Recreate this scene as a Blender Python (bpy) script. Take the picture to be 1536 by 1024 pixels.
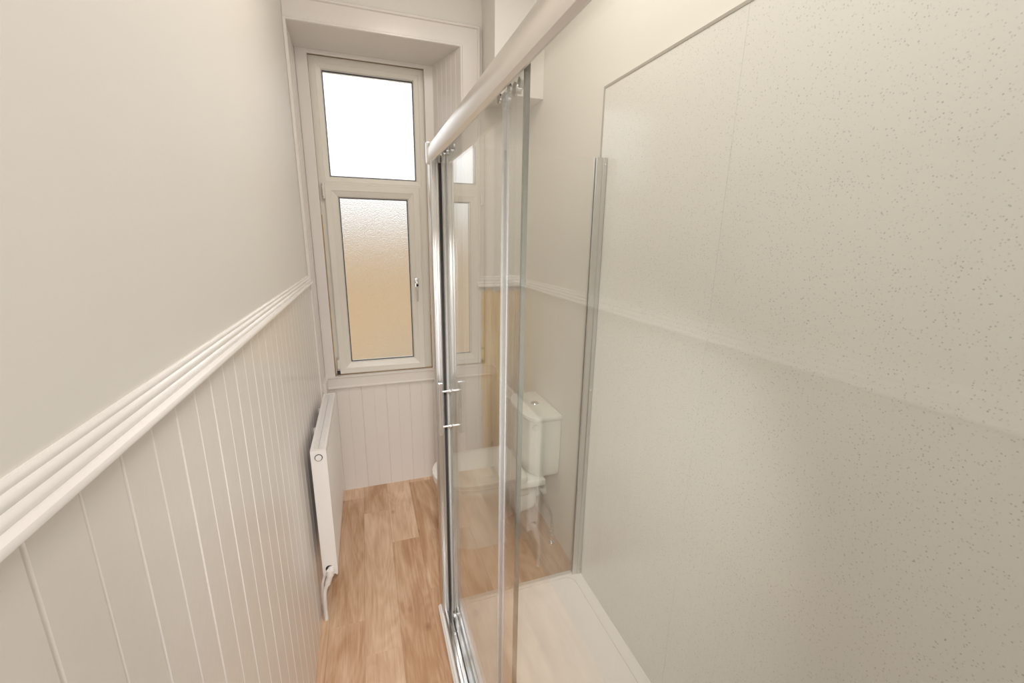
import bpy, bmesh, math, random
from mathutils import Vector, Matrix
random.seed(23)
S = bpy.context.scene
for o in list(bpy.data.objects): bpy.data.objects.remove(o)
COL = S.collection

# ------------------------------------------------------------------ camera
CAM_H = 1.65
R3 = Matrix(((0.94576946, 0.06398369, -0.31847483),
             (-0.3244639, 0.23315192, -0.91671335),
             (0.01559832, 0.97033307, 0.24126836)))
cam_d = bpy.data.cameras.new('camera'); cam = bpy.data.objects.new('camera', cam_d); COL.objects.link(cam)
cam_d.sensor_width = 36; cam_d.lens = 14.888; cam_d.clip_start = 0.01; cam_d.clip_end = 100
m4 = R3.to_4x4(); m4.translation = (0, 0, CAM_H); cam.matrix_world = m4
S.camera = cam

# ------------------------------------------------------------------ world, lights, exposure
w = bpy.data.worlds.new('overcast_sky'); S.world = w; w.use_nodes = True
bg = w.node_tree.nodes['Background']; bg.inputs[0].default_value = (0.90, 0.95, 1.0, 1); bg.inputs[1].default_value = 2.1
S.view_settings.view_transform = 'Standard'; S.view_settings.look = 'None'
S.view_settings.gamma = 1; S.view_settings.use_curve_mapping = False
S.view_settings.exposure = 0.04

def area(name, loc, size, power, color, direction, shape='DISK', sy=None):
    l = bpy.data.lights.new(name, 'AREA'); l.shape = shape; l.size = size
    if sy: l.size_y = sy
    l.energy = power; l.color = color
    o = bpy.data.objects.new(name, l); COL.objects.link(o); o.location = loc
    o.rotation_euler = Vector(direction).to_track_quat('-Z', 'Y').to_euler()
    return o
# the ceiling lamps of the room and the photographer's flash bounced off the ceiling behind the camera
area('ceiling_lamp_light', (0.30, 1.35, 2.955), 0.26, 3.8, (1.0, 0.86, 0.70), (0, 0, -1))
area('hall_lamp_light', (0.0, -0.75, 2.955), 0.30, 2, (1.0, 0.93, 0.86), (0, 0, -1))
area('flash_bounced_off_ceiling', (0.50, 0.50, 2.985), 0.75, 12.5, (0.975, 0.985, 1.0), (0, 0, -1), 'RECTANGLE', 2.2)
flash = area('camera_flash_front', (0.03, -0.05, 1.90), 0.10, 4.0, (1.0, 0.975, 0.95), (0.26, 1, -0.86), 'RECTANGLE', 0.05)
flash.data.spread = math.radians(64)

# added fill lamp behind the camera, brightens the lower room; no real source there
area('fill_behind_camera', (0.05, -1.2, 1.1), 0.6, 8, (0.97, 0.985, 1.0), (0.12, 1, 0), 'RECTANGLE', 1.7)

# ------------------------------------------------------------------ materials
def mat(name, color, rough=0.5, metal=0.0, spec=0.5, coat=0.0, bump=0.0, bscale=60, noise=0.0, nscale=4, ior=1.5):
    m = bpy.data.materials.new(name); m.use_nodes = True; nt = m.node_tree
    p = nt.nodes['Principled BSDF']
    p.inputs['Base Color'].default_value = (*color, 1); p.inputs['Roughness'].default_value = rough
    p.inputs['Metallic'].default_value = metal; p.inputs['Specular IOR Level'].default_value = spec
    p.inputs['Coat Weight'].default_value = coat; p.inputs['Coat Roughness'].default_value = 0.06
    tc = nt.nodes.new('ShaderNodeTexCoord')
    if noise:
        n = nt.nodes.new('ShaderNodeTexNoise'); n.inputs['Scale'].default_value = nscale; n.inputs['Detail'].default_value = 4
        nt.links.new(tc.outputs['Object'], n.inputs['Vector'])
        mx = nt.nodes.new('ShaderNodeMix'); mx.data_type = 'RGBA'
        mx.inputs[6].default_value = (*[c * (1 - noise) for c in color], 1); mx.inputs[7].default_value = (*[min(1, c * (1 + noise)) for c in color], 1)
        nt.links.new(n.outputs['Fac'], mx.inputs[0]); nt.links.new(mx.outputs[2], p.inputs['Base Color'])
    if bump:
        n = nt.nodes.new('ShaderNodeTexNoise'); n.inputs['Scale'].default_value = bscale; n.inputs['Detail'].default_value = 3
        nt.links.new(tc.outputs['Object'], n.inputs['Vector'])
        b = nt.nodes.new('ShaderNodeBump'); b.inputs['Strength'].default_value = bump; b.inputs['Distance'].default_value = 0.002
        nt.links.new(n.outputs['Fac'], b.inputs['Height']); nt.links.new(b.outputs[0], p.inputs['Normal'])
    return m
M = {}
M['wall'] = mat('cream_wall_paint', (0.86, 0.83, 0.78), 0.55, bump=0.15, bscale=90, noise=0.012, nscale=3)
M['ceil'] = mat('white_ceiling_paint', (0.88, 0.86, 0.82), 0.7)
M['gloss'] = mat('white_gloss_paint', (0.84, 0.79, 0.75), 0.22, bump=0.22, bscale=38, noise=0.01, nscale=5)
M['rail'] = mat('bright_white_gloss', (0.92, 0.885, 0.86), 0.16, bump=0.3, bscale=30)
M['upvc'] = mat('cream_upvc', (0.82, 0.785, 0.71), 0.32)
M['rad'] = mat('white_radiator_enamel', (0.84, 0.80, 0.77), 0.28)
M['ceramic'] = mat('white_ceramic', (0.86, 0.84, 0.78), 0.12, coat=0.5)
M['plastic'] = mat('white_seat_plastic', (0.86, 0.84, 0.78), 0.2)
M['tray'] = mat('white_acrylic_tray', (0.86, 0.83, 0.80), 0.14)
M['chrome'] = mat('polished_chrome', (0.83, 0.83, 0.84), 0.10, metal=1, bump=0.0)
M['alu'] = mat('brushed_silver_aluminium', (0.66, 0.655, 0.64), 0.30, metal=1)
M['satin'] = mat('satin_silver_rail', (0.86, 0.82, 0.79), 0.30, metal=0.85)
M['dark'] = mat('dark_rubber_and_reflection', (0.03, 0.028, 0.03), 0.6)
M['seal'] = mat('translucent_grey_vinyl', (0.84, 0.83, 0.80), 0.25)
M['gasket'] = mat('black_gasket', (0.03, 0.035, 0.06), 0.5)
M['steel'] = mat('braided_steel_hose', (0.55, 0.54, 0.52), 0.35, metal=1, bump=0.6, bscale=400)
M['edge'] = mat('aluminium_edge_trim', (0.46, 0.43, 0.38), 0.4, metal=0.3)
M['stain'] = mat('yellowed_sealant', (0.62, 0.45, 0.25), 0.5, noise=0.35, nscale=14)
M['stucco'] = mat('tan_roughcast', (0.31, 0.205, 0.105), 0.9, bump=0.5, bscale=12, noise=0.2, nscale=1.5)
M['roof'] = mat('pale_grey_slate', (0.42, 0.40, 0.38), 0.7, noise=0.2, nscale=3)
M['winglass'] = mat('dark_window_glass', (0.06, 0.07, 0.08), 0.1)
M['emit'] = bpy.data.materials.new('lamp_diffuser'); M['emit'].use_nodes = True
_p = M['emit'].node_tree.nodes['Principled BSDF']; _p.inputs['Emission Color'].default_value = (1, 0.88, 0.74, 1); _p.inputs['Emission Strength'].default_value = 4

def clear_glass(name, tint, edge=False):
    """thin clear safety glass: straight-through transmission plus Fresnel reflection on both faces"""
    m = bpy.data.materials.new(name); m.use_nodes = True; nt = m.node_tree; nt.nodes.clear()
    out = nt.nodes.new('ShaderNodeOutputMaterial'); mix = nt.nodes.new('ShaderNodeMixShader')
    tr = nt.nodes.new('ShaderNodeBsdfTransparent'); tr.inputs[0].default_value = (*tint, 1)
    gl = nt.nodes.new('ShaderNodeBsdfGlossy'); gl.inputs['Roughness'].default_value = 0.0
    gl.inputs['Color'].default_value = (1, 1, 1, 1)
    fr = nt.nodes.new('ShaderNodeFresnel'); geo = nt.nodes.new('ShaderNodeNewGeometry')
    mr = nt.nodes.new('ShaderNodeMapRange'); mr.inputs[3].default_value = 1.5; mr.inputs[4].default_value = 1 / 1.5
    nt.links.new(geo.outputs['Backfacing'], mr.inputs[0]); nt.links.new(mr.outputs[0], fr.inputs[0])
    nt.links.new(fr.outputs[0], mix.inputs[0]); nt.links.new(tr.outputs[0], mix.inputs[1]); nt.links.new(gl.outputs[0], mix.inputs[2])
    nt.links.new(mix.outputs[0], out.inputs[0])
    return m
M['glass'] = clear_glass('clear_safety_glass', (0.988, 0.993, 0.980))
M['clip'] = bpy.data.materials.new('clear_vinyl_clip'); M['clip'].use_nodes = True
_n = M['clip'].node_tree; _p = _n.nodes['Principled BSDF']; _p.inputs['Base Color'].default_value = (0.78, 0.79, 0.80, 1); _p.inputs['Roughness'].default_value = 0.2; _p.inputs['Alpha'].default_value = 0.20
M['glass_edge'] = mat('green_glass_edge', (0.17, 0.18, 0.16), 0.15)

def frosted():
    m = bpy.data.materials.new('frosted_window_glass'); m.use_nodes = True; nt = m.node_tree; p = nt.nodes['Principled BSDF']
    p.inputs['Base Color'].default_value = (1, 0.985, 0.96, 1); p.inputs['Transmission Weight'].default_value = 1
    p.inputs['Roughness'].default_value = 0.30; p.inputs['IOR'].default_value = 1.45
    tc = nt.nodes.new('ShaderNodeTexCoord'); n = nt.nodes.new('ShaderNodeTexVoronoi'); n.inputs['Scale'].default_value = 170
    nt.links.new(tc.outputs['Object'], n.inputs['Vector'])
    b = nt.nodes.new('ShaderNodeBump'); b.inputs['Strength'].default_value = 0.45; b.inputs['Distance'].default_value = 0.003
    nt.links.new(n.outputs['Distance'], b.inputs['Height']); nt.links.new(b.outputs[0], p.inputs['Normal'])
    return m
M['frost'] = frosted()

def speckle_panel():
    m = bpy.data.materials.new('speckled_shower_board'); m.use_nodes = True; nt = m.node_tree; p = nt.nodes['Principled BSDF']
    p.inputs['Roughness'].default_value = 0.16
    tc = nt.nodes.new('ShaderNodeTexCoord')
    col = None
    base = (0.86, 0.85, 0.81)
    prev = nt.nodes.new('ShaderNodeRGB'); prev.outputs[0].default_value = (*base, 1); prev = prev.outputs[0]
    for scale, rad, dens, c, off in ((130, 0.14, 0.55, (0.60, 0.59, 0.55), 0), (90, 0.10, 0.55, (0.50, 0.53, 0.51), 7), (190, 0.22, 0.35, (0.52, 0.50, 0.46), 3), (70, 0.09, 0.3, (0.50, 0.42, 0.33), 5), (230, 0.20, 0.18, (0.84, 0.83, 0.78), 11)):
        mp = nt.nodes.new('ShaderNodeMapping'); mp.inputs['Location'].default_value = (0.31 + off, off * 1.7, off * 0.3)
        v = nt.nodes.new('ShaderNodeTexVoronoi'); v.inputs['Scale'].default_value = scale
        nt.links.new(tc.outputs['Object'], mp.inputs[0]); nt.links.new(mp.outputs[0], v.inputs['Vector'])
        lt = nt.nodes.new('ShaderNodeMapRange'); lt.inputs[1].default_value = rad; lt.inputs[2].default_value = rad * 1.7; lt.inputs[3].default_value = 1; lt.inputs[4].default_value = 0
        nt.links.new(v.outputs['Distance'], lt.inputs[0])
        sp = nt.nodes.new('ShaderNodeSeparateColor'); nt.links.new(v.outputs['Color'], sp.inputs[0])
        g = nt.nodes.new('ShaderNodeMath'); g.operation = 'LESS_THAN'; g.inputs[1].default_value = dens; nt.links.new(sp.outputs[0], g.inputs[0])
        mu = nt.nodes.new('ShaderNodeMath'); mu.operation = 'MULTIPLY'; nt.links.new(lt.outputs[0], mu.inputs[0]); nt.links.new(g.outputs[0], mu.inputs[1])
        m2 = nt.nodes.new('ShaderNodeMath'); m2.operation = 'MULTIPLY'; nt.links.new(mu.outputs[0], m2.inputs[0]); nt.links.new(sp.outputs[1], m2.inputs[1])
        mx = nt.nodes.new('ShaderNodeMix'); mx.data_type = 'RGBA'; nt.links.new(m2.outputs[0], mx.inputs[0]); nt.links.new(prev, mx.inputs[6]); mx.inputs[7].default_value = (*c, 1)
        prev = mx.outputs[2]
    nt.links.new(prev, p.inputs['Base Color'])
    return m
M['board'] = speckle_panel()

def plank_floor_mat():
    m = bpy.data.materials.new('oak_plank_vinyl'); m.use_nodes = True; nt = m.node_tree; p = nt.nodes['Principled BSDF']
    p.inputs['Roughness'].default_value = 0.38
    at = nt.nodes.new('ShaderNodeAttribute'); at.attribute_name = 'plank'      # r tone, g shift, b across
    sp = nt.nodes.new('ShaderNodeSeparateColor'); nt.links.new(at.outputs['Color'], sp.inputs[0])
    tc = nt.nodes.new('ShaderNodeTexCoord')
    cmb = nt.nodes.new('ShaderNodeCombineXYZ')
    k = nt.nodes.new('ShaderNodeMath'); k.operation = 'MULTIPLY'; k.inputs[1].default_value = 37.0; nt.links.new(sp.outputs[1], k.inputs[0])
    nt.links.new(k.outputs[0], cmb.inputs[0]); nt.links.new(k.outputs[0], cmb.inputs[1]); nt.links.new(k.outputs[0], cmb.inputs[2])
    ad = nt.nodes.new('ShaderNodeVectorMath'); ad.operation = 'ADD'; nt.links.new(tc.outputs['Object'], ad.inputs[0]); nt.links.new(cmb.outputs[0], ad.inputs[1])
    def noise(sc, detail, dist, rough=0.55):
        mp = nt.nodes.new('ShaderNodeMapping'); mp.inputs['Scale'].default_value = sc; nt.links.new(ad.outputs[0], mp.inputs[0])
        n = nt.nodes.new('ShaderNodeTexNoise'); n.inputs['Scale'].default_value = 1; n.inputs['Detail'].default_value = detail
        n.inputs['Distortion'].default_value = dist; n.inputs['Roughness'].default_value = rough
        nt.links.new(mp.outputs[0], n.inputs['Vector']); return n.outputs['Fac']
    big = noise((9, 2.2, 1), 3, 1.2)
    grain = noise((170, 7, 1), 5, 0.3, 0.7)
    mid = noise((45, 2.5, 1), 4, 1.5)
    # cathedral rings: contour lines of a slow stretched noise
    ring = noise((7, 1.1, 1), 1, 0.4)
    rm = nt.nodes.new('ShaderNodeMath'); rm.operation = 'MULTIPLY'; rm.inputs[1].default_value = 95; nt.links.new(ring, rm.inputs[0])
    rs = nt.nodes.new('ShaderNodeMath'); rs.operation = 'SINE'; nt.links.new(rm.outputs[0], rs.inputs[0])
    r2 = nt.nodes.new('ShaderNodeMapRange'); r2.inputs[1].default_value = -1; r2.inputs[2].default_value = 1; nt.links.new(rs.outputs[0], r2.inputs[0])
    kn = nt.nodes.new('ShaderNodeTexVoronoi'); kn.inputs['Scale'].default_value = 1
    mp = nt.nodes.new('ShaderNodeMapping'); mp.inputs['Scale'].default_value = (9, 5.5, 1); nt.links.new(ad.outputs[0], mp.inputs[0]); nt.links.new(mp.outputs[0], kn.inputs['Vector'])
    kr = nt.nodes.new('ShaderNodeMapRange'); kr.inputs[1].default_value = 0.03; kr.inputs[2].default_value = 0.16; kr.inputs[3].default_value = 1; kr.inputs[4].default_value = 0
    nt.links.new(kn.outputs['Distance'], kr.inputs[0])
    def msum(terms):
        cur = None
        for s, f in terms:
            q = nt.nodes.new('ShaderNodeMath'); q.operation = 'MULTIPLY'; q.inputs[1].default_value = f; nt.links.new(s, q.inputs[0])
            if cur is None: cur = q.outputs[0]
            else:
                a = nt.nodes.new('ShaderNodeMath'); a.operation = 'ADD'; nt.links.new(cur, a.inputs[0]); nt.links.new(q.outputs[0], a.inputs[1]); cur = a.outputs[0]
        return cur
    f = msum([(big, 0.60), (grain, 0.30), (mid, 0.32), (r2.outputs[0], 0.055), (sp.outputs[0], 0.32), (kr.outputs[0], -0.22)])
    cr = nt.nodes.new('ShaderNodeValToRGB'); nt.links.new(f, cr.inputs[0])
    e = cr.color_ramp.elements; e[0].position = 0.36; e[0].color = (0.32, 0.150, 0.066, 1); e[1].position = 1.06; e[1].color = (0.82, 0.60, 0.43, 1)
    x = e.new(0.66); x.color = (0.53, 0.31, 0.175, 1)
    # thin seam along the plank edges
    ab = nt.nodes.new('ShaderNodeMath'); ab.operation = 'PINGPONG'; ab.inputs[1].default_value = 0.5; nt.links.new(sp.outputs[2], ab.inputs[0])
    sm = nt.nodes.new('ShaderNodeMapRange'); sm.inputs[1].default_value = 0.002; sm.inputs[2].default_value = 0.012; sm.inputs[3].default_value = 0.45; sm.inputs[4].default_value = 0; nt.links.new(ab.outputs[0], sm.inputs[0])
    mx = nt.nodes.new('ShaderNodeMix'); mx.data_type = 'RGBA'; nt.links.new(sm.outputs[0], mx.inputs[0]); nt.links.new(cr.outputs[0], mx.inputs[6]); mx.inputs[7].default_value = (0.28, 0.17, 0.10, 1)
    nt.links.new(mx.outputs[2], p.inputs['Base Color'])
    b = nt.nodes.new('ShaderNodeBump'); b.inputs['Strength'].default_value = 0.12; b.inputs['Distance'].default_value = 0.001; nt.links.new(grain, b.inputs['Height']); nt.links.new(b.outputs[0], p.inputs['Normal'])
    return m
M['floor'] = plank_floor_mat()

def pine_mat():
    m = bpy.data.materials.new('bare_pine'); m.use_nodes = True; nt = m.node_tree; p = nt.nodes['Principled BSDF']
    p.inputs['Roughness'].default_value = 0.5
    tc = nt.nodes.new('ShaderNodeTexCoord')
    def noise(sc, detail, dist):
        mp = nt.nodes.new('ShaderNodeMapping'); mp.inputs['Scale'].default_value = sc; nt.links.new(tc.outputs['Object'], mp.inputs[0])
        n = nt.nodes.new('ShaderNodeTexNoise'); n.inputs['Scale'].default_value = 1; n.inputs['Detail'].default_value = detail; n.inputs['Distortion'].default_value = dist
        nt.links.new(mp.outputs[0], n.inputs['Vector']); return n
    g = noise((60, 60, 2.4), 4, 1.5)
    cr = nt.nodes.new('ShaderNodeValToRGB'); e = cr.color_ramp.elements
    e[0].position = 0.3; e[0].color = (0.74, 0.49, 0.20, 1); e[1].position = 0.7; e[1].color = (0.90, 0.68, 0.34, 1)
    nt.links.new(g.outputs['Fac'], cr.inputs[0])
    v = nt.nodes.new('ShaderNodeTexVoronoi'); mp = nt.nodes.new('ShaderNodeMapping'); mp.inputs['Scale'].default_value = (11, 11, 5); v.inputs['Scale'].default_value = 1
    nt.links.new(tc.outputs['Object'], mp.inputs[0]); nt.links.new(mp.outputs[0], v.inputs['Vector'])
    kr = nt.nodes.new('ShaderNodeMapRange'); kr.inputs[1].default_value = 0.05; kr.inputs[2].default_value = 0.12; kr.inputs[3].default_value = 0.75; kr.inputs[4].default_value = 0
    nt.links.new(v.outputs['Distance'], kr.inputs[0])
    mx = nt.nodes.new('ShaderNodeMix'); mx.data_type = 'RGBA'; nt.links.new(kr.outputs[0], mx.inputs[0]); nt.links.new(cr.outputs[0], mx.inputs[6]); mx.inputs[7].default_value = (0.36, 0.17, 0.07, 1)
    # ragged overlap of white paint along the top and left edges
    sx = nt.nodes.new('ShaderNodeSeparateXYZ'); nt.links.new(tc.outputs['Object'], sx.inputs[0])
    n2 = noise((24, 24, 10), 3, 0)
    def lin(sock, a, b_):
        r = nt.nodes.new('ShaderNodeMapRange'); r.inputs[1].default_value = a; r.inputs[2].default_value = b_; nt.links.new(sock, r.inputs[0]); return r.outputs[0]
    top = lin(sx.outputs['Z'], 1.28, 1.37); left = lin(sx.outputs['X'], 0.668, 0.640)
    a1 = nt.nodes.new('ShaderNodeMath'); a1.operation = 'MAXIMUM'; nt.links.new(top, a1.inputs[0]); nt.links.new(left, a1.inputs[1])
    a2 = nt.nodes.new('ShaderNodeMath'); a2.operation = 'ADD'; nt.links.new(a1.outputs[0], a2.inputs[0]); nt.links.new(n2.outputs['Fac'], a2.inputs[1])
    a3 = nt.nodes.new('ShaderNodeMapRange'); a3.inputs[1].default_value = 1.02; a3.inputs[2].default_value = 1.10; nt.links.new(a2.outputs[0], a3.inputs[0])
    mx2 = nt.nodes.new('ShaderNodeMix'); mx2.data_type = 'RGBA'; nt.links.new(a3.outputs[0], mx2.inputs[0]); nt.links.new(mx.outputs[2], mx2.inputs[6]); mx2.inputs[7].default_value = (0.80, 0.745, 0.70, 1)
    nt.links.new(mx2.outputs[2], p.inputs['Base Color'])
    return m
M['pine'] = pine_mat()

# ------------------------------------------------------------------ helpers
def link(name, bm, m, parent=None, smooth=False):
    me = bpy.data.meshes.new(name); bmesh.ops.recalc_face_normals(bm, faces=bm.faces)
    bm.to_mesh(me); bm.free()
    o = bpy.data.objects.new(name, me); COL.objects.link(o)
    if m: me.materials.append(m)
    if parent is not None: o.parent = parent
    if smooth:
        for p in me.polygons: p.use_smooth = True
        me.set_sharp_from_angle(angle=math.radians(35))
    return o
def tag(o, label=None, cat=None, kind=None, group=None):
    if label: o['label'] = label
    if cat: o['category'] = cat
    if kind: o['kind'] = kind
    if group: o['group'] = group
    return o
def root(name, loc, label, cat, kind=None, group=None):
    o = bpy.data.objects.new(name, None); COL.objects.link(o); o.empty_display_size = 0.05
    o.location = loc
    return tag(o, label, cat, kind, group)
def under(o, parent):
    """parent keeping world-space mesh coordinates"""
    o.parent = parent
    p = parent; off = Vector((0, 0, 0))
    while p is not None: off += p.location; p = p.parent
    o.location = -off
    return o
def mk(name, bm, m, parent=None, smooth=False):
    o = link(name, bm, m, None, smooth)
    if parent is not None: under(o, parent)
    return o
def box(bm, x0, x1, y0, y1, z0, z1, bev=0.0, seg=2):
    b = bmesh.new()
    vs = [b.verts.new((x, y, z)) for x in (x0, x1) for y in (y0, y1) for z in (z0, z1)]
    for f in ((0, 1, 3, 2), (4, 6, 7, 5), (0, 4, 5, 1), (2, 3, 7, 6), (0, 2, 6, 4), (1, 5, 7, 3)): b.faces.new([vs[i] for i in f])
    bmesh.ops.recalc_face_normals(b, faces=b.faces)
    if bev: bmesh.ops.bevel(b, geom=list(b.edges), offset=bev, segments=seg, profile=0.5, affect='EDGES')
    merge(bm, b)
def merge(bm, b):
    me = bpy.data.meshes.new('tmp'); b.to_mesh(me); b.free(); bm.from_mesh(me); bpy.data.meshes.remove(me)
def B(*a, **k):
    bm = bmesh.new(); box(bm, *a, **k); return bm
def prism(bm, pts, axis, a, b):
    """closed outline pts (2-D) swept along an axis from a to b; axis 'x': pts (y,z); 'y': (x,z); 'z': (x,y)"""
    def P(p, t):
        return {'x': (t, p[0], p[1]), 'y': (p[0], t, p[1]), 'z': (p[0], p[1], t)}[axis]
    q = bmesh.new(); A = [q.verts.new(P(p, a)) for p in pts]; C = [q.verts.new(P(p, b)) for p in pts]
    n = len(pts)
    for i in range(n): q.faces.new((A[i], A[(i + 1) % n], C[(i + 1) % n], C[i]))
    q.faces.new(A); q.faces.new(C[::-1])
    bmesh.ops.recalc_face_normals(q, faces=q.faces); merge(bm, q)
def loft(bm, rings, cap=True):
    q = bmesh.new(); V = [[q.verts.new(p) for p in r] for r in rings]; n = len(rings[0])
    for a, b in zip(V, V[1:]):
        for i in range(n): q.faces.new((a[i], a[(i + 1) % n], b[(i + 1) % n], b[i]))
    if cap: q.faces.new(V[0]); q.faces.new(V[-1][::-1])
    bmesh.ops.recalc_face_normals(q, faces=q.faces); merge(bm, q)
def tube(bm, pts, r, n=14):
    pts = [Vector(p) for p in pts]; rs = r if isinstance(r, (list, tuple)) else [r] * len(pts)
    rings = []; up = None
    for i, p in enumerate(pts):
        t = (pts[min(i + 1, len(pts) - 1)] - pts[max(i - 1, 0)]).normalized()
        if up is None: up = t.orthogonal().normalized()
        up = (up - t * up.dot(t)).normalized(); s = t.cross(up)
        rings.append([p + (up * math.cos(2 * math.pi * k / n) + s * math.sin(2 * math.pi * k / n)) * rs[i] for k in range(n)])
    loft(bm, rings)
def smooth_path(pts, k=6):
    pts = [Vector(p) for p in pts]; out = []
    P = [pts[0]] + pts + [pts[-1]]
    for i in range(1, len(P) - 2):
        for j in range(k):
            t = j / k; a, b, c, d = P[i - 1], P[i], P[i + 1], P[i + 2]
            out.append(0.5 * ((2 * b) + (c - a) * t + (2 * a - 5 * b + 4 * c - d) * t * t + (3 * b - a - 3 * c + d) * t ** 3))
    out.append(pts[-1]); return out
def boarded(bm, p0, p1, z0, z1, pitch, normal, first=0.0, depth=0.004, gw=0.006, thick=0.012, strong=1, cuts=None):
    """tongue-and-groove boarding: a plan outline with V grooves, swept up"""
    p0 = Vector(p0); p1 = Vector(p1); L = (p1 - p0).length; t = (p1 - p0) / L; n = Vector(normal).normalized()
    pts = [p0]; s = first if first > gw else first + pitch; i = 0
    pos = cuts if cuts is not None else []
    if cuts is None:
        while s < L - gw: pos.append(s); s += pitch
    for i, s in enumerate(pos):
        d = depth * (1.0 if i % strong == 0 else 0.55); g = gw * (1.0 if i % strong == 0 else 0.7)
        pts += [p0 + t * (s - g / 2), p0 + t * s - n * d, p0 + t * (s + g / 2)]
    pts.append(p1)
    pts += [p1 - n * thick, p0 - n * thick]
    prism(bm, [(p.x, p.y) for p in pts], 'z', z0, z1)
def mitred(bm, x0, x1, z0, z1, prof):
    """mitred rectangular frame in the XZ plane; prof = list of (inset, y)"""
    q = bmesh.new(); rings = []
    for ins, y in prof:
        rings.append([q.verts.new(v) for v in ((x0 + ins, y, z0 + ins), (x1 - ins, y, z0 + ins), (x1 - ins, y, z1 - ins), (x0 + ins, y, z1 - ins))])
    m = len(rings)
    for k in range(m):
        a, b = rings[k], rings[(k + 1) % m]
        for i in range(4): q.faces.new((a[i], a[(i + 1) % 4], b[(i + 1) % 4], b[i]))
    bmesh.ops.recalc_face_normals(q, faces=q.faces); merge(bm, q)
def struct(name, bm, m, label, cat, smooth=False):
    return tag(link(name, bm, m, None, smooth), label, cat, 'structure')

# ------------------------------------------------------------------ room shell
XL, XR, YF, YN, ZC = -0.282, 0.925, 2.47, -1.35, 3.0
# floor: separate faces for each printed plank
def build_floor():
    bm = bmesh.new(); lay = bm.loops.layers.float_color.new('plank')
    cols = []
    x = -0.097 - 0.146 * 3
    joints = {2: 1.633, 3: 1.457, 4: 2.10, 5: 1.72, 1: 1.2, 6: 2.3, 7: 1.0, 8: 1.9, 9: 1.5, 10: 2.2, 0: 1.0}
    x0f, x1f = XL - 0.03, XR + 0.02
    for c in range(11):
        a, b = max(x, x0f), min(x + 0.146, x1f)
        if b > a:
            y = joints[c] - 0.945 * 5
            while y < 2.72:
                ya, yb = max(y, YN - 0.02), min(y + 0.945, 2.72)
                if yb > ya:
                    tone = random.random(); sh = random.random()
                    vs = [bm.verts.new(v) for v in ((a, ya, 0), (b, ya, 0), (b, yb, 0), (a, yb, 0))]
                    f = bm.faces.new(vs)
                    us = ((a - x) / 0.146, (b - x) / 0.146, (b - x) / 0.146, (a - x) / 0.146)
                    for lp, u in zip(f.loops, us): lp[lay] = (tone, sh, u, 1)
                y += 0.945
        x += 0.146
    # underside slab so that the floor has thickness
    o = link('floor', bm, M['floor'])
    return o
fl = tag(build_floor(), 'light oak plank effect vinyl floor', 'floor', 'structure')
fl.modifiers.new('thickness', 'SOLIDIFY').thickness = 0.02
fl.modifiers['thickness'].offset = -1
for p in fl.data.polygons:
    if p.normal.z < 0: p.flip()

struct('ceiling', B(XL - 0.1, XR + 0.1, YN - 0.1, YF + 0.4, ZC, ZC + 0.1), M['ceil'], 'plain white ceiling', 'ceiling')
bm = bmesh.new(); box(bm, XL - 0.10, XL, YN - 0.1, 3.0, -0.02, ZC)
struct('wall_left', bm, M['wall'], 'cream painted wall above the white wainscot on the left', 'wall')
bm = bmesh.new(); box(bm, XR, XR + 0.10, YN - 0.1, YF + 0.35, -0.02, ZC)
struct('wall_right', bm, M['wall'], 'cream painted wall behind the toilet and shower boards', 'wall')
# far wall with the window recess: opening x -0.27..0.54, z 0..2.595
bm = bmesh.new()
box(bm, XL - 0.02, 0.54, YF, YF + 0.26, 2.595, ZC)
prism(bm, [(0.54, YF), (XR, YF), (XR, YF + 0.34), (0.435, YF + 0.34), (0.435, 2.70)], 'z', 0, ZC)
struct('wall_far', bm, M['wall'], 'cream wall around the deep window recess', 'wall')
# outer wall around the window behind the recess
bm = bmesh.new(); ya, yb = 2.715, 2.90
box(bm, XL, -0.212, ya, yb, 0, ZC); box(bm, 0.388, 0.60, ya, yb, 0, ZC)
box(bm, -0.212, 0.388, ya, yb, 0, 0.792); box(bm, -0.212, 0.388, ya, yb, 2.558, ZC)
struct('wall_outer', bm, M['stucco'], 'outer leaf of the wall around the window', 'wall')
# near end of the room behind the camera
bm = bmesh.new(); box(bm, XL - 0.1, XR + 0.1, YN - 0.1, YN, -0.02, ZC)
struct('wall_near', bm, M['wall'], 'cream wall at the near end of the room', 'wall')
bm = bmesh.new(); box(bm, 0.215, XR, -0.14, -0.04, 0, ZC)
struct('wall_partition', bm, M['wall'], 'short partition wall closing the near end of the shower', 'wall')
# bulkhead high in the right-hand corner
struct('trim_1', B(0.663, XR, 2.233, YF, 2.334, ZC, bev=0.002), M['wall'], 'boxed-in bulkhead high in the far right corner', 'bulkhead')

# ---- left wainscot
bm = bmesh.new()
boarded(bm, (-0.275, -1.34), (-0.275, 2.44), 0.0, 1.410, 0.0755, (1, 0), first=1.34 + 0.402 - 0.0755 * 23, depth=0.0028, gw=0.0065, thick=0.0065, strong=2)
struct('trim_2', bm, M['gloss'], 'glossy white tongue and groove wainscot along the left wall', 'wainscot')
# ---- left jamb of the recess, full height
bm = bmesh.new(); boarded(bm, (-0.27, 2.45), (-0.27, 2.70), 0, 2.595, 0.07, (1, 0), first=0.03, thick=0.011, depth=0.002)
box(bm, -0.281, -0.268, 2.44, 2.452, 0.0, 2.60)
struct('trim_3', bm, M['gloss'], 'glossy white boarded left jamb of the window recess', 'jamb')
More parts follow.
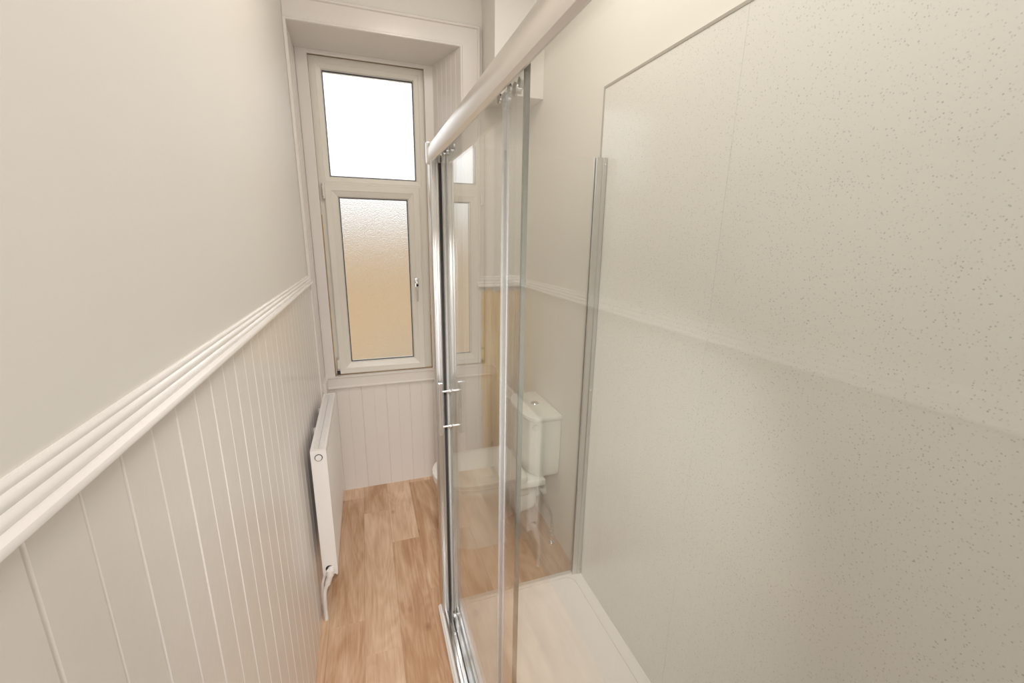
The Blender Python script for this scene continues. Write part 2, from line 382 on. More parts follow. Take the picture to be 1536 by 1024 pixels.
# ---- right splay
bm = bmesh.new()
d = (Vector((0.435, 2.70)) - Vector((0.54, 2.452))).normalized(); nn = Vector((-d.y, d.x))
if nn.x > 0: nn = -nn
boarded(bm, (0.54, 2.452), (0.433, 2.702), 0, 2.595, 0.045, nn, first=0.04, thick=0.02, depth=0.003)
struct('trim_4', bm, M['gloss'], 'white boarded splayed right side of the window recess', 'jamb')
# ---- soffit
bm = bmesh.new(); prism(bm, [(2.452, 2.612), (2.452, 2.595), (2.70, 2.574), (2.70, 2.60)], 'x', -0.272, 0.54)
struct('trim_5', bm, M['gloss'], 'white painted soffit at the top of the window recess', 'soffit')
# ---- architrave
bm = bmesh.new()
def arch_prof(inner, outer, y0):
    s = 1 if outer > inner else -1
    w_ = abs(outer - inner)
    return [(inner, y0 + 0.02), (inner, y0 + 0.002), (inner + s * 0.003, y0 - 0.003), (inner + s * 0.010, y0 - 0.003), (inner + s * 0.014, y0 + 0.003),
            (outer - s * 0.016, y0 + 0.003), (outer - s * 0.012, y0 - 0.004), (outer - s * 0.003, y0 - 0.004), (outer, y0), (outer, y0 + 0.02)]
pr_ = arch_prof(0, 0.108, 2.45)
q = bmesh.new()
paths = []
for ins, y in pr_:
    paths.append([q.verts.new(v) for v in ((XL + 0.001, y, 2.595 + ins), (0.54 + ins, y, 2.595 + ins), (0.54 + ins, y, 0.0))])
for a, b in zip(paths, paths[1:] + paths[:1]):
    for i in range(2): q.faces.new((a[i], a[i + 1], b[i + 1], b[i]))
bmesh.ops.recalc_face_normals(q, faces=q.faces); merge(bm, q)
struct('trim_6', bm, M['gloss'], 'white moulded architrave over and beside the window recess', 'architrave')
# ---- panel under the window and its moulded sill band
bm = bmesh.new(); boarded(bm, (-0.27, 2.70), (0.436, 2.70), 0, 0.73, 0.0755, (0, -1), cuts=[0.055, 0.128, 0.203, 0.278, 0.352, 0.427, 0.502, 0.577, 0.652], thick=0.014, depth=0.0035, gw=0.005, strong=2)
struct('trim_7', bm, M['gloss'], 'white boarded panel under the window', 'panelling')
bm = bmesh.new()
prism(bm, [(2.714, 0.712), (2.690, 0.712), (2.684, 0.716), (2.683, 0.724), (2.688, 0.729), (2.688, 0.782), (2.682, 0.786), (2.682, 0.792), (2.714, 0.794)], 'x', -0.27, 0.437)
box(bm, -0.272, -0.256, 2.56, 2.70, 0.716, 0.79, bev=0.003)
struct('trim_8', bm, M['gloss'], 'white moulded sill band below the window', 'window sill')
# ---- casing around the upvc frame
bm = bmesh.new()
box(bm, -0.27, -0.212, 2.700, 2.716, 0.79, 2.58, bev=0.003); box(bm, 0.386, 0.437, 2.700, 2.716, 0.79, 2.58, bev=0.003)
box(bm, -0.27, 0.437, 2.701, 2.716, 2.556, 2.59, bev=0.003)
struct('trim_9', bm, M['gloss'], 'white wooden casing framing the upvc window', 'casing')

# ---- dado rails
def rail_prof(z, out, dirn, base):
    """outline of the moulded dado rail: (distance from the wall, height)"""
    pts = [(0, 0.058), (0.006, 0.058), (0.010, 0.055), (0.012, 0.050), (0.011, 0.046), (0.015, 0.044), (0.019, 0.040), (0.020, 0.034),
           (0.018, 0.029), (0.022, 0.0265), (0.026, 0.022), (0.027, 0.017), (0.025, 0.0125), (0.032, 0.0115), (0.040, 0.008), (0.043, 0.003), (0.042, -0.003), (0.036, -0.006), (0.020, -0.007), (0, -0.007)]
    return pts
bm = bmesh.new(); prism(bm, [(XL + a * 0.55, 1.4205 + b * 0.66) for a, b in rail_prof(0, 0, 0, 0)], 'y', -1.34, 2.449)
for v in bm.verts: v.co.z -= 0.011 * (v.co.y - 0.35)          # the old rail is not quite level
struct('trim_10', bm, M['rail'], 'glossy white moulded dado rail along the left wall', 'dado rail', smooth=True)
bm = bmesh.new(); prism(bm, [(YF - a, 1.358 + b) for a, b in rail_prof(0, 0, 0, 0)], 'x', 0.628, XR)
struct('trim_11', bm, M['rail'], 'white dado rail over the bare pine in the far right corner', 'dado rail', smooth=True)

# ---- door behind the camera
dr = root('door_1', (-0.03, YN + 0.03, 0), 'plain white door at the near end of the room', 'door', 'structure')
bm = B(-0.27, 0.45, YN + 0.01, YN + 0.05, 0.006, 2.02, bev=0.003)
for zz in ((0.15, 0.95), (1.05, 1.9)):
    for xx in ((-0.18, 0.06), (0.12, 0.36)): box(bm, xx[0], xx[1], YN + 0.045, YN + 0.058, zz[0], zz[1], bev=0.006)
mk('door_leaf', bm, M['gloss'], dr)
bm = bmesh.new(); tube(bm, [(0.39, YN + 0.05, 1.0), (0.39, YN + 0.10, 1.0)], 0.009); tube(bm, [(0.39, YN + 0.10, 1.0), (0.28, YN + 0.10, 1.0)], 0.009)
mk('door_handle', bm, M['chrome'], dr, True)

# ---- ceiling lamps (the room's own light)
def lamp(x, y, label):
    t = root('ceiling_lamp', (x, y, ZC), label, 'ceiling light')
    bm = bmesh.new(); tube(bm, [(x, y, ZC), (x, y, ZC - 0.03)], [0.16, 0.155], 40); mk('lamp_base', bm, M['rad'], t, True)
    bm = bmesh.new(); tube(bm, [(x, y, ZC - 0.03), (x, y, ZC - 0.040)], [0.14, 0.13], 40); mk('lamp_shade', bm, M['emit'], t, True)
lamp(0.30, 1.35, 'round white ceiling lamp above the shower door')
lamp(0.0, -0.75, 'round white ceiling lamp by the door')

# ------------------------------------------------------------------ window
WY = 2.73
win = root('window_1', (0.088, WY, 0.795), 'cream upvc window with two frosted panes in the deep recess', 'window', 'structure')
X0, X1, Z0, Z1 = -0.212, 0.388, 0.793, 2.557
bm = bmesh.new()
mitred(bm, X0, X1, 1.90, Z1, [(0, WY), (0.022, WY), (0.030, WY - 0.0), (0.034, WY + 0.003), (0.056, WY + 0.006), (0.064, WY + 0.022), (0.064, WY + 0.05), (0, WY + 0.05)])
box(bm, X0, X0 + 0.045, WY, WY + 0.05, Z0 + 0.03, 1.8999); box(bm, X1 - 0.05, X1, WY, WY + 0.05, Z0 + 0.03, 1.8999); box(bm, X0, X1, WY, WY + 0.05, Z0, Z0 + 0.0299)
mk('window_frame', bm, M['upvc'], win)
bm = bmesh.new()
mitred(bm, X0 + 0.026, X1 - 0.046, Z0 + 0.006, 1.922, [(0, WY + 0.01), (0.001, WY - 0.014), (0.006, WY - 0.017), (0.036, WY - 0.017), (0.040, WY - 0.014), (0.046, WY - 0.012), (0.066, WY - 0.004), (0.075, WY + 0.012), (0.075, WY + 0.03), (0.002, WY + 0.03)])
sash = mk('sash', bm, M['upvc'], win)
gx0, gx1, gz0, gz1 = X0 + 0.026 + 0.075, X1 - 0.046 - 0.075, Z0 + 0.006 + 0.075, 1.922 - 0.075
bm = bmesh.new(); mitred(bm, gx0 - 0.002, gx1 + 0.002, gz0 - 0.002, gz1 + 0.002, [(0, WY + 0.006), (0.004, WY + 0.006), (0.004, WY + 0.014), (0, WY + 0.014)])
mitred(bm, X0 + 0.062, X1 - 0.062, 1.962, Z1 - 0.062, [(0, WY + 0.016), (0.0035, WY + 0.016), (0.0035, WY + 0.026), (0, WY + 0.026)])
tag(mk('gasket', bm, M['gasket'], win), 'black rubber glazing gasket')
bm = B(gx0 - 0.01, gx1 + 0.01, WY + 0.016, WY + 0.020, gz0 - 0.01, gz1 + 0.01)
mk('lower_pane', bm, M['frost'], win)
bm = B(X0 + 0.058, X1 - 0.058, WY + 0.030, WY + 0.034, 1.958, Z1 - 0.058)
mk('upper_pane', bm, M['frost'], win)
# hinges
def hinge(zc, h):
    bm = bmesh.new(); x = X0 + 0.023; y = WY - 0.018
    tube(bm, [(x, y, zc - h / 2), (x, y, zc + h / 2)], 0.0078)
    hg = mk('hinge', bm, M['upvc'], win, True)
    bm = bmesh.new()
    for z in (zc - h / 2 - 0.004, zc + h / 2 - 0.009): tube(bm, [(x, y, z), (x, y, z + 0.013)], 0.0086)
    tag(mk('hinge_cap', bm, M['chrome'], hg, True), 'chrome hinge cap')
hinge(1.880, 0.075); hinge(0.868, 0.075)
bm = B(X0 + 0.012, X0 + 0.030, WY - 0.018, WY - 0.002, 0.800, 0.822, bev=0.002); mk('hinge_foot', bm, M['dark'], win)
# handle
hx, hz = 0.303, 1.365
bm = bmesh.new(); tube(bm, [(hx, WY - 0.017, hz), (hx, WY - 0.030, hz)], [0.014, 0.012], 20)
box(bm, hx - 0.012, hx + 0.012, WY - 0.026, WY - 0.017, hz - 0.045, hz + 0.022, bev=0.004, seg=3)
hb = mk('handle', bm, M['chrome'], win, True); tag(hb, 'chrome lever handle on the window sash')
bm = bmesh.new(); tube(bm, smooth_path([(hx, WY - 0.028, hz + 0.006), (hx, WY - 0.048, hz), (hx, WY - 0.052, hz - 0.03), (hx, WY - 0.048, hz - 0.07), (hx, WY - 0.040, hz - 0.118)]), 0.006, 12); mk('lever', bm, M['chrome'], hb, True)
bm = bmesh.new(); tube(bm, [(hx, WY - 0.052, hz - 0.018), (hx, WY - 0.060, hz - 0.020)], 0.0075, 14); mk('lock_button', bm, M['dark'], hb, True)
# yellowed sealant bead round the lower frame
bm = bmesh.new()
tube(bm, smooth_path([(X0 + 0.004, WY - 0.003, 0.797), (0.09, WY - 0.004, 0.795), (X1 - 0.004, WY - 0.003, 0.797)], 8), 0.0045, 8)
tube(bm, [(X0 + 0.002, WY - 0.001, 0.797), (X0 + 0.002, WY - 0.001, 1.75)], 0.0026, 8)
tube(bm, [(X1 - 0.002, WY - 0.001, 0.797), (X1 - 0.002, WY - 0.001, 1.15)], 0.0022, 8)
tag(mk('sealant_bead', bm, M['stain'], win, True), 'yellowed sealant bead at the foot of the frame')

# ---- tenement across the street, seen blurred through the frosted pane
bd = root('neighbouring_building', (0, 9.0, -6), 'tan building beyond the frosted window', 'building')
mk('wall', B(-9, 9, 9, 17, -6, 1.75), M['stucco'], bd)
bm = bmesh.new(); prism(bm, [(8.7, 1.75), (13, 3.3), (17.3, 1.75)], 'x', -9.3, 9.3); mk('roof', bm, M['roof'], bd)
for k in range(3):
    xx = -4 + k * 4.2
    f = mk('window', B(xx, xx + 1.1, 8.96, 9.02, -2.6, -0.9), M['upvc'], bd); mk('pane', B(xx + 0.08, xx + 1.02, 8.94, 8.97, -2.52, -0.98), M['winglass'], f)

# ------------------------------------------------------------------ bare pine boards in the far right corner
bm = bmesh.new()
boarded(bm, (0.648, 2.452), (XR - 0.001, 2.452), 0.0, 1.352, 0.075, (0, -1), cuts=[0.072, 0.147, 0.222], thick=0.016, depth=0.004, gw=0.005)
tag(mk('pine_boarding', bm, M['pine']), 'bare unpainted pine boards behind the toilet in the corner', 'wood panelling')

# ------------------------------------------------------------------ shower boards
def board(y0, y1, label):
    t = root('shower_wall_panel', (0.92, (y0 + y1) / 2, 0.04), label, 'wall panel', group='speckled shower wall panels')
    z0, z1 = 0.0405, 2.204
    mk('board', B(0.9155, 0.9248, y0, y1, z0, z1, bev=0.0006), M['board'], t)
    return t, z0, z1
YP = 1.594; YJ = 0.935
t1, z0, z1 = board(YJ + 0.0003, YP, 'cream speckled shower panel nearest the toilet, with grey end trim')
bm = bmesh.new(); box(bm, 0.9135, 0.9250, YP - 0.002, YP + 0.008, z0, z1 + 0.008, bev=0.001); box(bm, 0.9135, 0.9250, YJ, YP - 0.002, z1 - 0.002, z1 + 0.008, bev=0.001)
tag(mk('edge_trim', bm, M['edge'], t1), 'thin grey metal edge trim')
t2, z0, z1 = board(-0.038, YJ - 0.0003, 'cream speckled shower panel closest to the camera')
tag(mk('edge_trim', B(0.9135, 0.9250, -0.038, YJ, z1 - 0.002, z1 + 0.008, bev=0.001), M['edge'], t2), 'thin grey metal edge trim')

# ------------------------------------------------------------------ shower tray
TT = 0.040
def rrect(x0, x1, y0, y1, r, z, n=6):
    out = []
    for cx, cy, a0 in ((x1 - r, y1 - r, 0), (x0 + r, y1 - r, 90), (x0 + r, y0 + r, 180), (x1 - r, y0 + r, 270)):
        for k in range(n + 1):
            a = math.radians(a0 + 90 * k / n); out.append((cx + r * math.cos(a), cy + r * math.sin(a), z))
    return out
tr = root('shower_tray', (0.565, 0.78, 0), 'low white rectangular shower tray on the oak floor', 'shower tray')
TX0, TX1, TY0, TY1 = 0.216, 0.9135, -0.036, 1.580
bm = bmesh.new()
loft(bm, [rrect(TX0, TX1, TY0, TY1, 0.012, 0.001), rrect(TX0, TX1, TY0, TY1, 0.012, TT - 0.004), rrect(TX0 + 0.004, TX1 - 0.001, TY0 + 0.003, TY1 - 0.004, 0.010, TT),
          rrect(TX0 + 0.100, TX1 - 0.046, TY0 + 0.05, TY1 - 0.038, 0.045, TT), rrect(TX0 + 0.1005, TX1 - 0.0465, TY0 + 0.0505, TY1 - 0.0385, 0.0445, TT - 0.003), rrect(TX0 + 0.102, TX1 - 0.048, TY0 + 0.052, TY1 - 0.040, 0.044, TT - 0.003), rrect(TX0 + 0.1025, TX1 - 0.0485, TY0 + 0.0525, TY1 - 0.0405, 0.0435, TT - 0.001),
          rrect(TX0 + 0.125, TX1 - 0.115, TY0 + 0.12, TY1 - 0.13, 0.04, TT - 0.012), rrect(TX0 + 0.14, TX1 - 0.14, TY0 + 0.14, TY1 - 0.14, 0.05, TT - 0.020)])
mk('tray_body', bm, M['tray'], tr, True)
bm = bmesh.new(); tube(bm, [(0.56, 0.30, TT - 0.021), (0.56, 0.30, TT - 0.012)], [0.058, 0.052], 32); tag(mk('waste_cover', bm, M['chrome'], tr, True), 'chrome waste cover')
mk('silicone_bead', B(0.9085, 0.9154, TY0, TY1, TT - 0.003, 0.0402), M['wall'], tr)

# ------------------------------------------------------------------ shower enclosure
en = root('shower_enclosure', (0.26, 0.78, TT), 'chrome framed glass shower enclosure with sliding door', 'shower enclosure')
YE = 1.560     # end panel
ZT = 1.945     # top of the frame
# curved header rail
bm = bmesh.new()
hp = [(0.286, 1.934), (0.286, 1.944), (0.262, 1.950), (0.242, 1.948), (0.231, 1.942), (0.2262, 1.930), (0.2245, 1.916), (0.2255, 1.902), (0.230, 1.893), (0.238, 1.889), (0.2425, 1.890), (0.2425, 1.936), (0.282, 1.936), (0.283, 1.934)]
prism(bm, hp, 'y', -0.036, YE - 0.012); mk('header_rail', bm, M['satin'], en, True)
# far corner post with an end cap
bm = bmesh.new()
box(bm, 0.228, 0.2560, YE - 0.045, YE + 0.006, TT, ZT + 0.002, bev=0.003)
box(bm, 0.231, 0.236, YE - 0.050, YE - 0.040, TT, ZT - 0.06, bev=0.001); box(bm, 0.247, 0.251, YE - 0.050, YE - 0.040, TT, ZT - 0.06, bev=0.001)
mk('corner_post', bm, M['alu'], en, True)
mk('post_cap', B(0.2215, 0.286, YE - 0.012, YE + 0.006, 1.884, ZT + 0.008, bev=0.003), M['chrome'], en)
bm = bmesh.new(); box(bm, 0.267, 0.2745, YE - 0.004, YE + 0.006, TT, 1.885, bev=0.002); mk('closing_jamb', bm, M['alu'], en)
mk('door_buffer', B(0.2563, 0.2664, YE - 0.042, YE + 0.004, TT + 0.002, 1.884), M['dark'], en)
# near wall post
mk('wall_post', B(0.230, 0.290, -0.038, 0.004, TT, ZT, bev=0.003), M['alu'], en)
# bottom track
bm = bmesh.new()
prism(bm, [(0.234, TT), (0.234, TT + 0.020), (0.238, TT + 0.024), (0.246, TT + 0.024), (0.250, TT + 0.020), (0.252, TT + 0.006), (0.288, TT + 0.006), (0.290, TT + 0.016), (0.294, TT + 0.018), (0.298, TT + 0.012), (0.301, TT + 0.012), (0.304, TT + 0.017), (0.309, TT + 0.015), (0.312, TT)], 'y', -0.034, YE + 0.004)
mk('bottom_track', bm, M['chrome'], en)
mk('outer_seal', B(0.2215, 0.2325, -0.03, YE + 0.004, TT, TT + 0.010, bev=0.003), M['tray'], en)
def pane(name, parent, x0, x1, y0, y1, z0, z1, edges):
    p = mk(name, B(x0, x1, y0, y1, z0, z1), M['glass'], parent)
    p.data.materials.append(M['glass_edge'])
    for f in p.data.polygons:
        n = f.normal
        if 'y' in edges and abs(n.y) > 0.9: f.material_index = 1
        if 'z' in edges and abs(n.z) > 0.9: f.material_index = 1
        if 'x' in edges and abs(n.x) > 0.9: f.material_index = 1
    return p
# fixed pane (outer) and sliding door (inner)
pane('fixed_pane', en, 0.2455, 0.2505, 0.0, 0.765, TT + 0.02, 1.932, 'z')
mk('pane_seal', B(0.2450, 0.2510, 0.7655, 0.772, TT + 0.024, 1.888, bev=0.0008), M['clip'], en)
mk('pane_clip', B(0.2430, 0.2453, 0.735, 0.772, TT + 0.024, 1.888, bev=0.0008), M['clip'], en)
door = mk('sliding_door', bmesh.new(), None, en)
DX0, DX1, DY0, DY1 = 0.2675, 0.2730, 0.716, 1.495
door_mesh = pane('sliding_pane', en, DX0, DX1, DY0, DY1, TT + 0.03, 1.928, 'yz')
bpy.data.objects.remove(door)
door = door_mesh; door.name = 'sliding_door'
bm = bmesh.new(); box(bm, 0.2666, 0.2744, DY1 - 0.004, DY1 + 0.018, TT + 0.03, 1.920, bev=0.0015)
mk('door_seal', bm, M['seal'], door)
tag(mk('gap_reflection', B(0.2745, 0.2790, DY1 - 0.002, DY1 + 0.014, TT + 0.03, 1.920), M['dark'], door), 'dark strip painted as the reflection of the post gap')  # dark strip put in for the gap's mirror image in the door glass
mk('trailing_strip', B(0.2645, 0.2674, DY0, DY0 + 0.008, TT + 0.03, 1.920), M['glass_edge'], door)
# handles: an upright bar each side joined by two pins with a collar
HY = 1.45
for hx_, lb in ((0.232, 'chrome bar handle on the outside of the glass'), (0.307, 'chrome bar handle on the inside of the glass')):
    bm = bmesh.new(); tube(bm, [(hx_, HY, 0.928), (hx_, HY, 1.130)], 0.0078, 20)
    hd = tag(mk('handle', bm, M['chrome'], door, True), lb)
    e = 0.2685 if hx_ < 0.27 else 0.272; c0, c1 = (0.264, 0.2672) if hx_ < 0.27 else (0.2733, 0.2765)
    for z in (1.098, 0.960):
        bm = bmesh.new(); tube(bm, [(hx_, HY, z), (c0 if hx_ < 0.27 else c1, HY, z)], 0.0045, 14); tube(bm, [(c0, HY, z), (c1, HY, z)], 0.0085, 18)
        mk('handle_pin', bm, M['chrome'], hd, True)
# rollers
def roller(y, z, top=True):
    bm = bmesh.new(); x = 0.287
    tube(bm, [(DX1, y, z), (x, y, z)], 0.006, 12); tube(bm, [(DX1 + 0.001, y, z), (DX1 + 0.005, y, z)], 0.012, 20); tube(bm, [(DX0 - 0.004, y, z), (DX0 - 0.0005, y, z)], 0.009, 20)
    mk('roller_bracket', bm, M['chrome'], door, True)
    zz = z + 0.012 if top else z - 0.010
    bm = bmesh.new(); tube(bm, [(x - 0.004, y, zz), (x + 0.004, y, zz)], 0.0095, 22); mk('roller_wheel', bm, M['dark'] if not top else M['seal'], door, True)
for y in (0.80, 0.86, 1.41, 1.46): roller(y, 1.905)
for y in (0.76, 1.45): roller(y, TT + 0.052, False)
# end panel
pane('end_panel', en, 0.292, 0.893, YE - 0.003, YE + 0.003, TT + 0.001, 1.948, 'x')
bm = bmesh.new()
box(bm, 0.872, 0.914, YE - 0.014, YE - 0.004, TT, 1.950, bev=0.0015); box(bm, 0.872, 0.914, YE + 0.004, YE + 0.014, TT, 1.950, bev=0.0015)
box(bm, 0.896, 0.914, YE - 0.019, YE + 0.019, TT, 1.950, bev=0.003)
wp = mk('wall_profile', bm, M['alu'], en)
for z in (1.925, 0.075, 1.0):
    bm = bmesh.new(); tube(bm, [(0.905, YE - 0.0205, z), (0.905, YE - 0.018, z)], 0.0035, 12); mk('screw_cap', bm, M['chrome'], wp, True)

# ------------------------------------------------------------------ radiator
RY0, RY1, RX0, RX1, RZ0, RZ1 = 1.70, 2.36, -0.252, -0.193, 0.208, 0.806
ra = root('radiator', (-0.222, 2.03, RZ0), 'white panel radiator hung on the left wainscot below the window', 'radiator')
# fluted front panel
def fluted(x_out, sgn, y0, y1):
    pts = []; y = y0; pitch = 0.0333
    pts.append((x_out - sgn * 0.004, y0)); n = int((y1 - y0) / pitch)
    for i in range(n):
        a = y0 + (y1 - y0) * i / n; p = (y1 - y0) / n
        pts += [(x_out - sgn * 0.004, a + p * 0.08), (x_out, a + p * 0.28), (x_out, a + p * 0.72), (x_out - sgn * 0.004, a + p * 0.92)]
    pts.append((x_out - sgn * 0.004, y1)); pts += [(x_out - sgn * 0.010, y1), (x_out - sgn * 0.010, y0)]
    return pts
bm = bmesh.new(); prism(bm, fluted(RX1, 1, RY0 + 0.004, RY1 - 0.004), 'z', RZ0 + 0.03, RZ1 - 0.03)
box(bm, RX1 - 0.009, RX1 - 0.001, RY0 + 0.002, RY1 - 0.002, RZ0, RZ0 + 0.032, bev=0.003); box(bm, RX1 - 0.009, RX1 - 0.0008, RY0 + 0.0042, RY1 - 0.0042, RZ1 - 0.032, RZ1 - 0.0031)
mk('front_panel', bm, M['rad'], ra)
bm = bmesh.new(); prism(bm, [(x, y) for x, y in fluted(RX0, -1, RY0 + 0.004, RY1 - 0.004)], 'z', RZ0 + 0.02, RZ1 - 0.02); mk('rear_panel', bm, M['rad'], ra)
bm = bmesh.new()
y = RY0 + 0.02
while y < RY1 - 0.02:
    box(bm, RX0 + 0.012, RX1 - 0.012, y, y + 0.0012, RZ0 + 0.03, RZ1 - 0.03); y += 0.012
mk('convector_fins', bm, M['rad'], ra)
for y0, y1 in ((RY0, RY0 + 0.004), (RY1 - 0.004, RY1)):
    mk('side_panel', B(RX0 - 0.0005, RX1 + 0.0005, y0, y1, RZ0 + 0.008, RZ1 - 0.0032, bev=0.0012), M['rad'], ra)
# top grille: frame plus bars
bm = bmesh.new()
box(bm, RX0, RX0 + 0.010, RY0 + 0.0121, RY1 - 0.0121, RZ1 - 0.003, RZ1 + 0.002); box(bm, RX1 - 0.010, RX1, RY0 + 0.0121, RY1 - 0.0121, RZ1 - 0.003, RZ1 + 0.002)
box(bm, RX0, RX1, RY0, RY0 + 0.012, RZ1 - 0.003, RZ1 + 0.002); box(bm, RX0, RX1, RY1 - 0.012, RY1, RZ1 - 0.003, RZ1 + 0.002)
y = RY0 + 0.018
while y < RY1 - 0.016:
    box(bm, RX0 + 0.009, RX1 - 0.009, y, y + 0.0045, RZ1 - 0.003, RZ1 + 0.001); y += 0.0095
box(bm, -0.2235, -0.2215, RY0 + 0.01, RY1 - 0.01, RZ1 - 0.003, RZ1 + 0.001)
mk('top_grille', bm, M['rad'], ra)
bm = bmesh.new(); zc = RZ1 - 0.030; xc = -0.2225
tube(bm, [(xc, RY0 + 0.001, zc), (xc, RY0 - 0.0015, zc)], 0.0150, 26); tag(mk('plug_recess', bm, M['dark'], ra, True), 'dark ring round the end plug')
bm = bmesh.new(); tube(bm, [(xc, RY0 + 0.001, zc), (xc, RY0 - 0.005, zc)], [0.0128, 0.0115], 26); mk('end_plug', bm, M['rad'], ra, True)
# lockshield valve with pipes down to the skirting
bm = bmesh.new(); zc = RZ0 + 0.040; xv = -0.219
tube(bm, [(xv - 0.006, RY0 + 0.001, zc + 0.002), (xv - 0.006, RY0 - 0.0015, zc + 0.002)], 0.015, 22); mk('valve_hole', bm, M['dark'], ra, True)
bm = bmesh.new()
tube(bm, [(xv, RY0, zc), (xv, RY0 - 0.030, zc)], [0.013, 0.014], 20)
tube(bm, smooth_path([(xv, RY0 - 0.024, zc + 0.012), (xv - 0.003, RY0 - 0.026, zc - 0.012), (xv - 0.012, RY0 - 0.026, zc - 0.040)], 5), [0.015] * 6 + [0.012] * 5, 18)
tube(bm, [(xv - 0.012, RY0 - 0.026, zc - 0.038), (xv - 0.016, RY0 - 0.026, zc - 0.054)], 0.0115, 8)
vl = mk('valve', bm, M['rad'], ra, True)
bm = bmesh.new()
tube(bm, smooth_path([(xv - 0.014, RY0 - 0.026, zc - 0.05), (-0.248, RY0 - 0.022, zc - 0.085), (-0.254, RY0 - 0.018, zc - 0.14), (-0.256, RY0 - 0.01, 0.05), (-0.256, RY0 - 0.01, 0.0)], 6), 0.0085, 14)
mk('pipe', bm, M['rad'], vl, True)
bm = bmesh.new(); tube(bm, smooth_path([(-0.238, RY0 + 0.002, RZ0 + 0.03), (-0.258, RY0 + 0.005, zc - 0.07), (-0.264, RY0 + 0.01, zc - 0.16), (-0.264, RY0 + 0.012, 0.0)], 6), 0.006, 12); mk('pipe', bm, M['rad'], vl, True)
# wall brackets
for y in (RY0 + 0.34, RY1 - 0.08):
    for z in (RZ0 + 0.07, RZ1 - 0.07): mk('wall_bracket', B(-0.2752, RX0 + 0.004, y - 0.008, y + 0.008, z - 0.02, z + 0.02), M['rad'], ra)

# ------------------------------------------------------------------ toilet
YT = 2.02
to = root('toilet', (0.60, YT, 0), 'white close-coupled toilet against the right wall behind the shower', 'toilet')
def dshape(xf, xb, hw, z, rb=0.03, n=20, ex=2.3):
    """plan outline: rounded front at xf, squarer back at xb"""
    L = xb - xf; xm = xf + min(hw * 1.25, L * 0.6); pts = []
    for k in range(n + 1):
        a = math.pi / 2 + math.pi * k / n
        c, s = math.cos(a), math.sin(a)
        pts.append((xm + (xm - xf) * math.copysign(abs(c) ** (2 / ex), c), YT + hw * math.copysign(abs(s) ** (2 / ex), s), z))
    for k in range(5):
        a = math.pi * 1.5 + math.pi / 2 * k / 4
        pts.append((xb - rb + rb * math.cos(a), YT - hw + rb + rb * math.sin(a), z))
    for k in range(5):
        a = math.pi / 2 * k / 4
        pts.append((xb - rb + rb * math.cos(a), YT + hw - rb + rb * math.sin(a), z))
    return pts
bm = bmesh.new()
loft(bm, [dshape(0.36, 0.66, 0.112, 0.0), dshape(0.363, 0.655, 0.108, 0.02), dshape(0.37, 0.64, 0.100, 0.08), dshape(0.37, 0.63, 0.098, 0.15), dshape(0.35, 0.64, 0.112, 0.21),
          dshape(0.315, 0.67, 0.142, 0.28), dshape(0.292, 0.70, 0.165, 0.335), dshape(0.284, 0.71, 0.178, 0.362), dshape(0.282, 0.715, 0.181, 0.385), dshape(0.288, 0.71, 0.176, 0.397)])
box(bm, 0.62, 0.842, YT - 0.181, YT + 0.181, 0.360, 0.3975, bev=0.006, seg=3)
box(bm, 0.60, 0.80, YT - 0.10, YT + 0.10, 0.25, 0.365, bev=0.03, seg=4)
# outlet horn to the wall
tube(bm, [(0.56, YT, 0.13), (0.62, YT, 0.16), (0.70, YT, 0.185), (0.78, YT, 0.195), (0.815, YT, 0.197), (0.838, YT, 0.198), (0.850, YT, 0.198), (0.855, YT, 0.198)], [0.085, 0.085, 0.085, 0.083, 0.078, 0.066, 0.045, 0.02], 28)
tube(bm, [(0.80, YT + 0.02, 0.20), (0.9245, YT + 0.02, 0.20)], 0.034, 24)
pan = mk('pan', bm, M['ceramic'], to, True)
bm = bmesh.new()
loft(bm, [dshape(0.276, 0.738, 0.182, 0.3975, 0.02), dshape(0.273, 0.740, 0.185, 0.401, 0.02), dshape(0.273, 0.740, 0.185, 0.410, 0.02), dshape(0.277, 0.738, 0.181, 0.413, 0.02)])
seat = mk('seat', bm, M['plastic'], to, True)
bm = bmesh.new()
loft(bm, [dshape(0.275, 0.738, 0.183, 0.4145, 0.02), dshape(0.272, 0.740, 0.186, 0.418, 0.02), dshape(0.273, 0.740, 0.185, 0.430, 0.02), dshape(0.285, 0.734, 0.175, 0.4365, 0.02), dshape(0.35, 0.70, 0.12, 0.439, 0.02)])
lid = mk('lid', bm, M['plastic'], to, True)
for dy in (-0.075, 0.075):
    bm = bmesh.new(); tube(bm, [(0.742, YT + dy - 0.02, 0.410), (0.742, YT + dy + 0.02, 0.410)], 0.010, 14); mk('seat_hinge', bm, M['plastic'], seat, True)
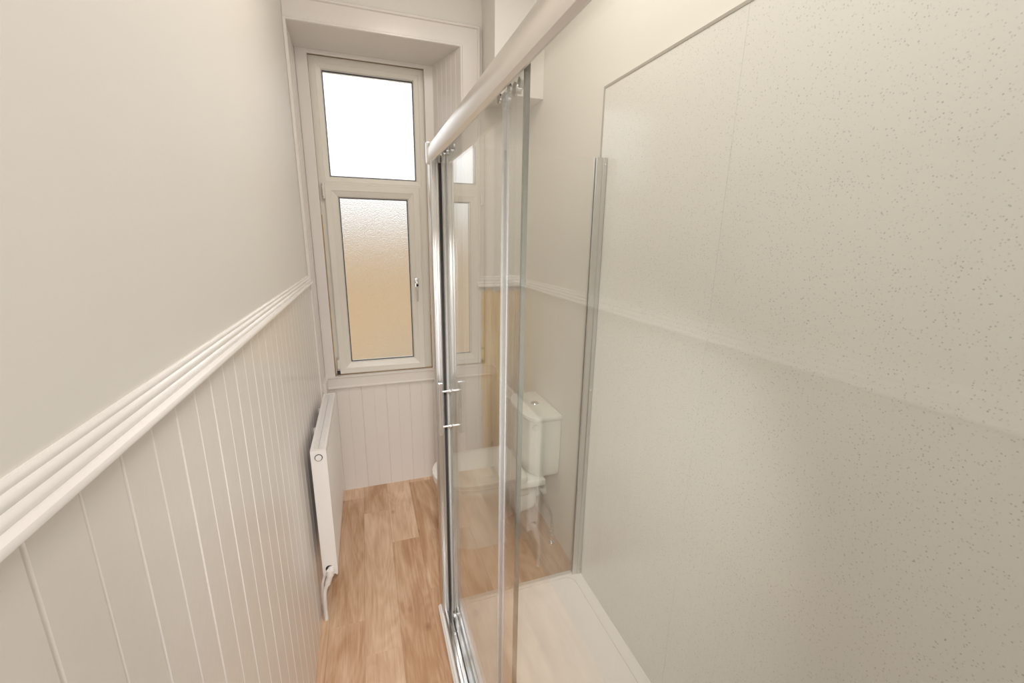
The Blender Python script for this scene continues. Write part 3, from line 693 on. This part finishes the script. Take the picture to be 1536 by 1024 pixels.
def cistern_shape(hw, xb, xf, bow, z, r=0.02, n=14):
    """flat back at xb, front bowed out to xf in the middle"""
    pts = [(xb, YT + 0.01 + hw, z), (xf + bow + r, YT + 0.01 + hw, z)]
    for k in range(n + 1):
        t = -1 + 2 * k / n; y = -t * (hw - 0.004 * (1 if abs(t) == 1 else 0))
        x = xf + bow * abs(t) ** 2.6
        pts.append((x, YT + 0.01 + y, z))
    pts += [(xf + bow + r, YT + 0.01 - hw, z), (xb, YT + 0.01 - hw, z)]
    return pts
bm = bmesh.new()
loft(bm, [cistern_shape(0.160, 0.918, 0.765, 0.045, 0.398), cistern_shape(0.170, 0.922, 0.752, 0.045, 0.415), cistern_shape(0.176, 0.923, 0.742, 0.045, 0.50), cistern_shape(0.178, 0.923, 0.738, 0.045, 0.722)])
ci = mk('cistern', bm, M['ceramic'], to, True)
bm = bmesh.new()
loft(bm, [cistern_shape(0.181, 0.9235, 0.733, 0.045, 0.7225), cistern_shape(0.184, 0.9240, 0.730, 0.045, 0.727), cistern_shape(0.184, 0.9240, 0.730, 0.045, 0.744), cistern_shape(0.180, 0.922, 0.736, 0.045, 0.752), cistern_shape(0.168, 0.915, 0.755, 0.045, 0.755)])
cl = mk('cistern_lid', bm, M['ceramic'], ci, True)
bm = bmesh.new(); tube(bm, [(0.845, YT + 0.01, 0.7545), (0.845, YT + 0.01, 0.759)], [0.024, 0.022], 30)
box(bm, 0.8445, 0.8455, YT - 0.012, YT + 0.032, 0.759, 0.7598)
tag(mk('flush_button', bm, M['chrome'], ci, True), 'round chrome dual flush button')
# flexible hose and isolating valve at the wall
bm = bmesh.new(); tube(bm, smooth_path([(0.800, 1.885, 0.395), (0.812, 1.868, 0.33), (0.850, 1.845, 0.26), (0.880, 1.832, 0.18), (0.886, 1.83, 0.115)], 8), 0.0055, 12)
hs = mk('flexible_hose', bm, M['steel'], to, True)
bm = bmesh.new(); x, y = 0.886, 1.83
tube(bm, [(x, y, 0.120), (x, y, 0.100)], 0.010, 6); tube(bm, [(x, y, 0.100), (x, y, 0.050)], 0.0065, 14); tube(bm, [(x, y, 0.055), (x, y, 0.035)], 0.010, 6); tube(bm, [(x, y, 0.038), (x, y, 0.0)], 0.0075, 14); tube(bm, [(x - 0.015, y, 0.075), (x + 0.012, y, 0.075)], 0.006, 12)
tube(bm, [(x, y, 0.0), (x, y, 0.006)], 0.020, 20)
mk('isolating_valve', bm, M['chrome'], hs, True)
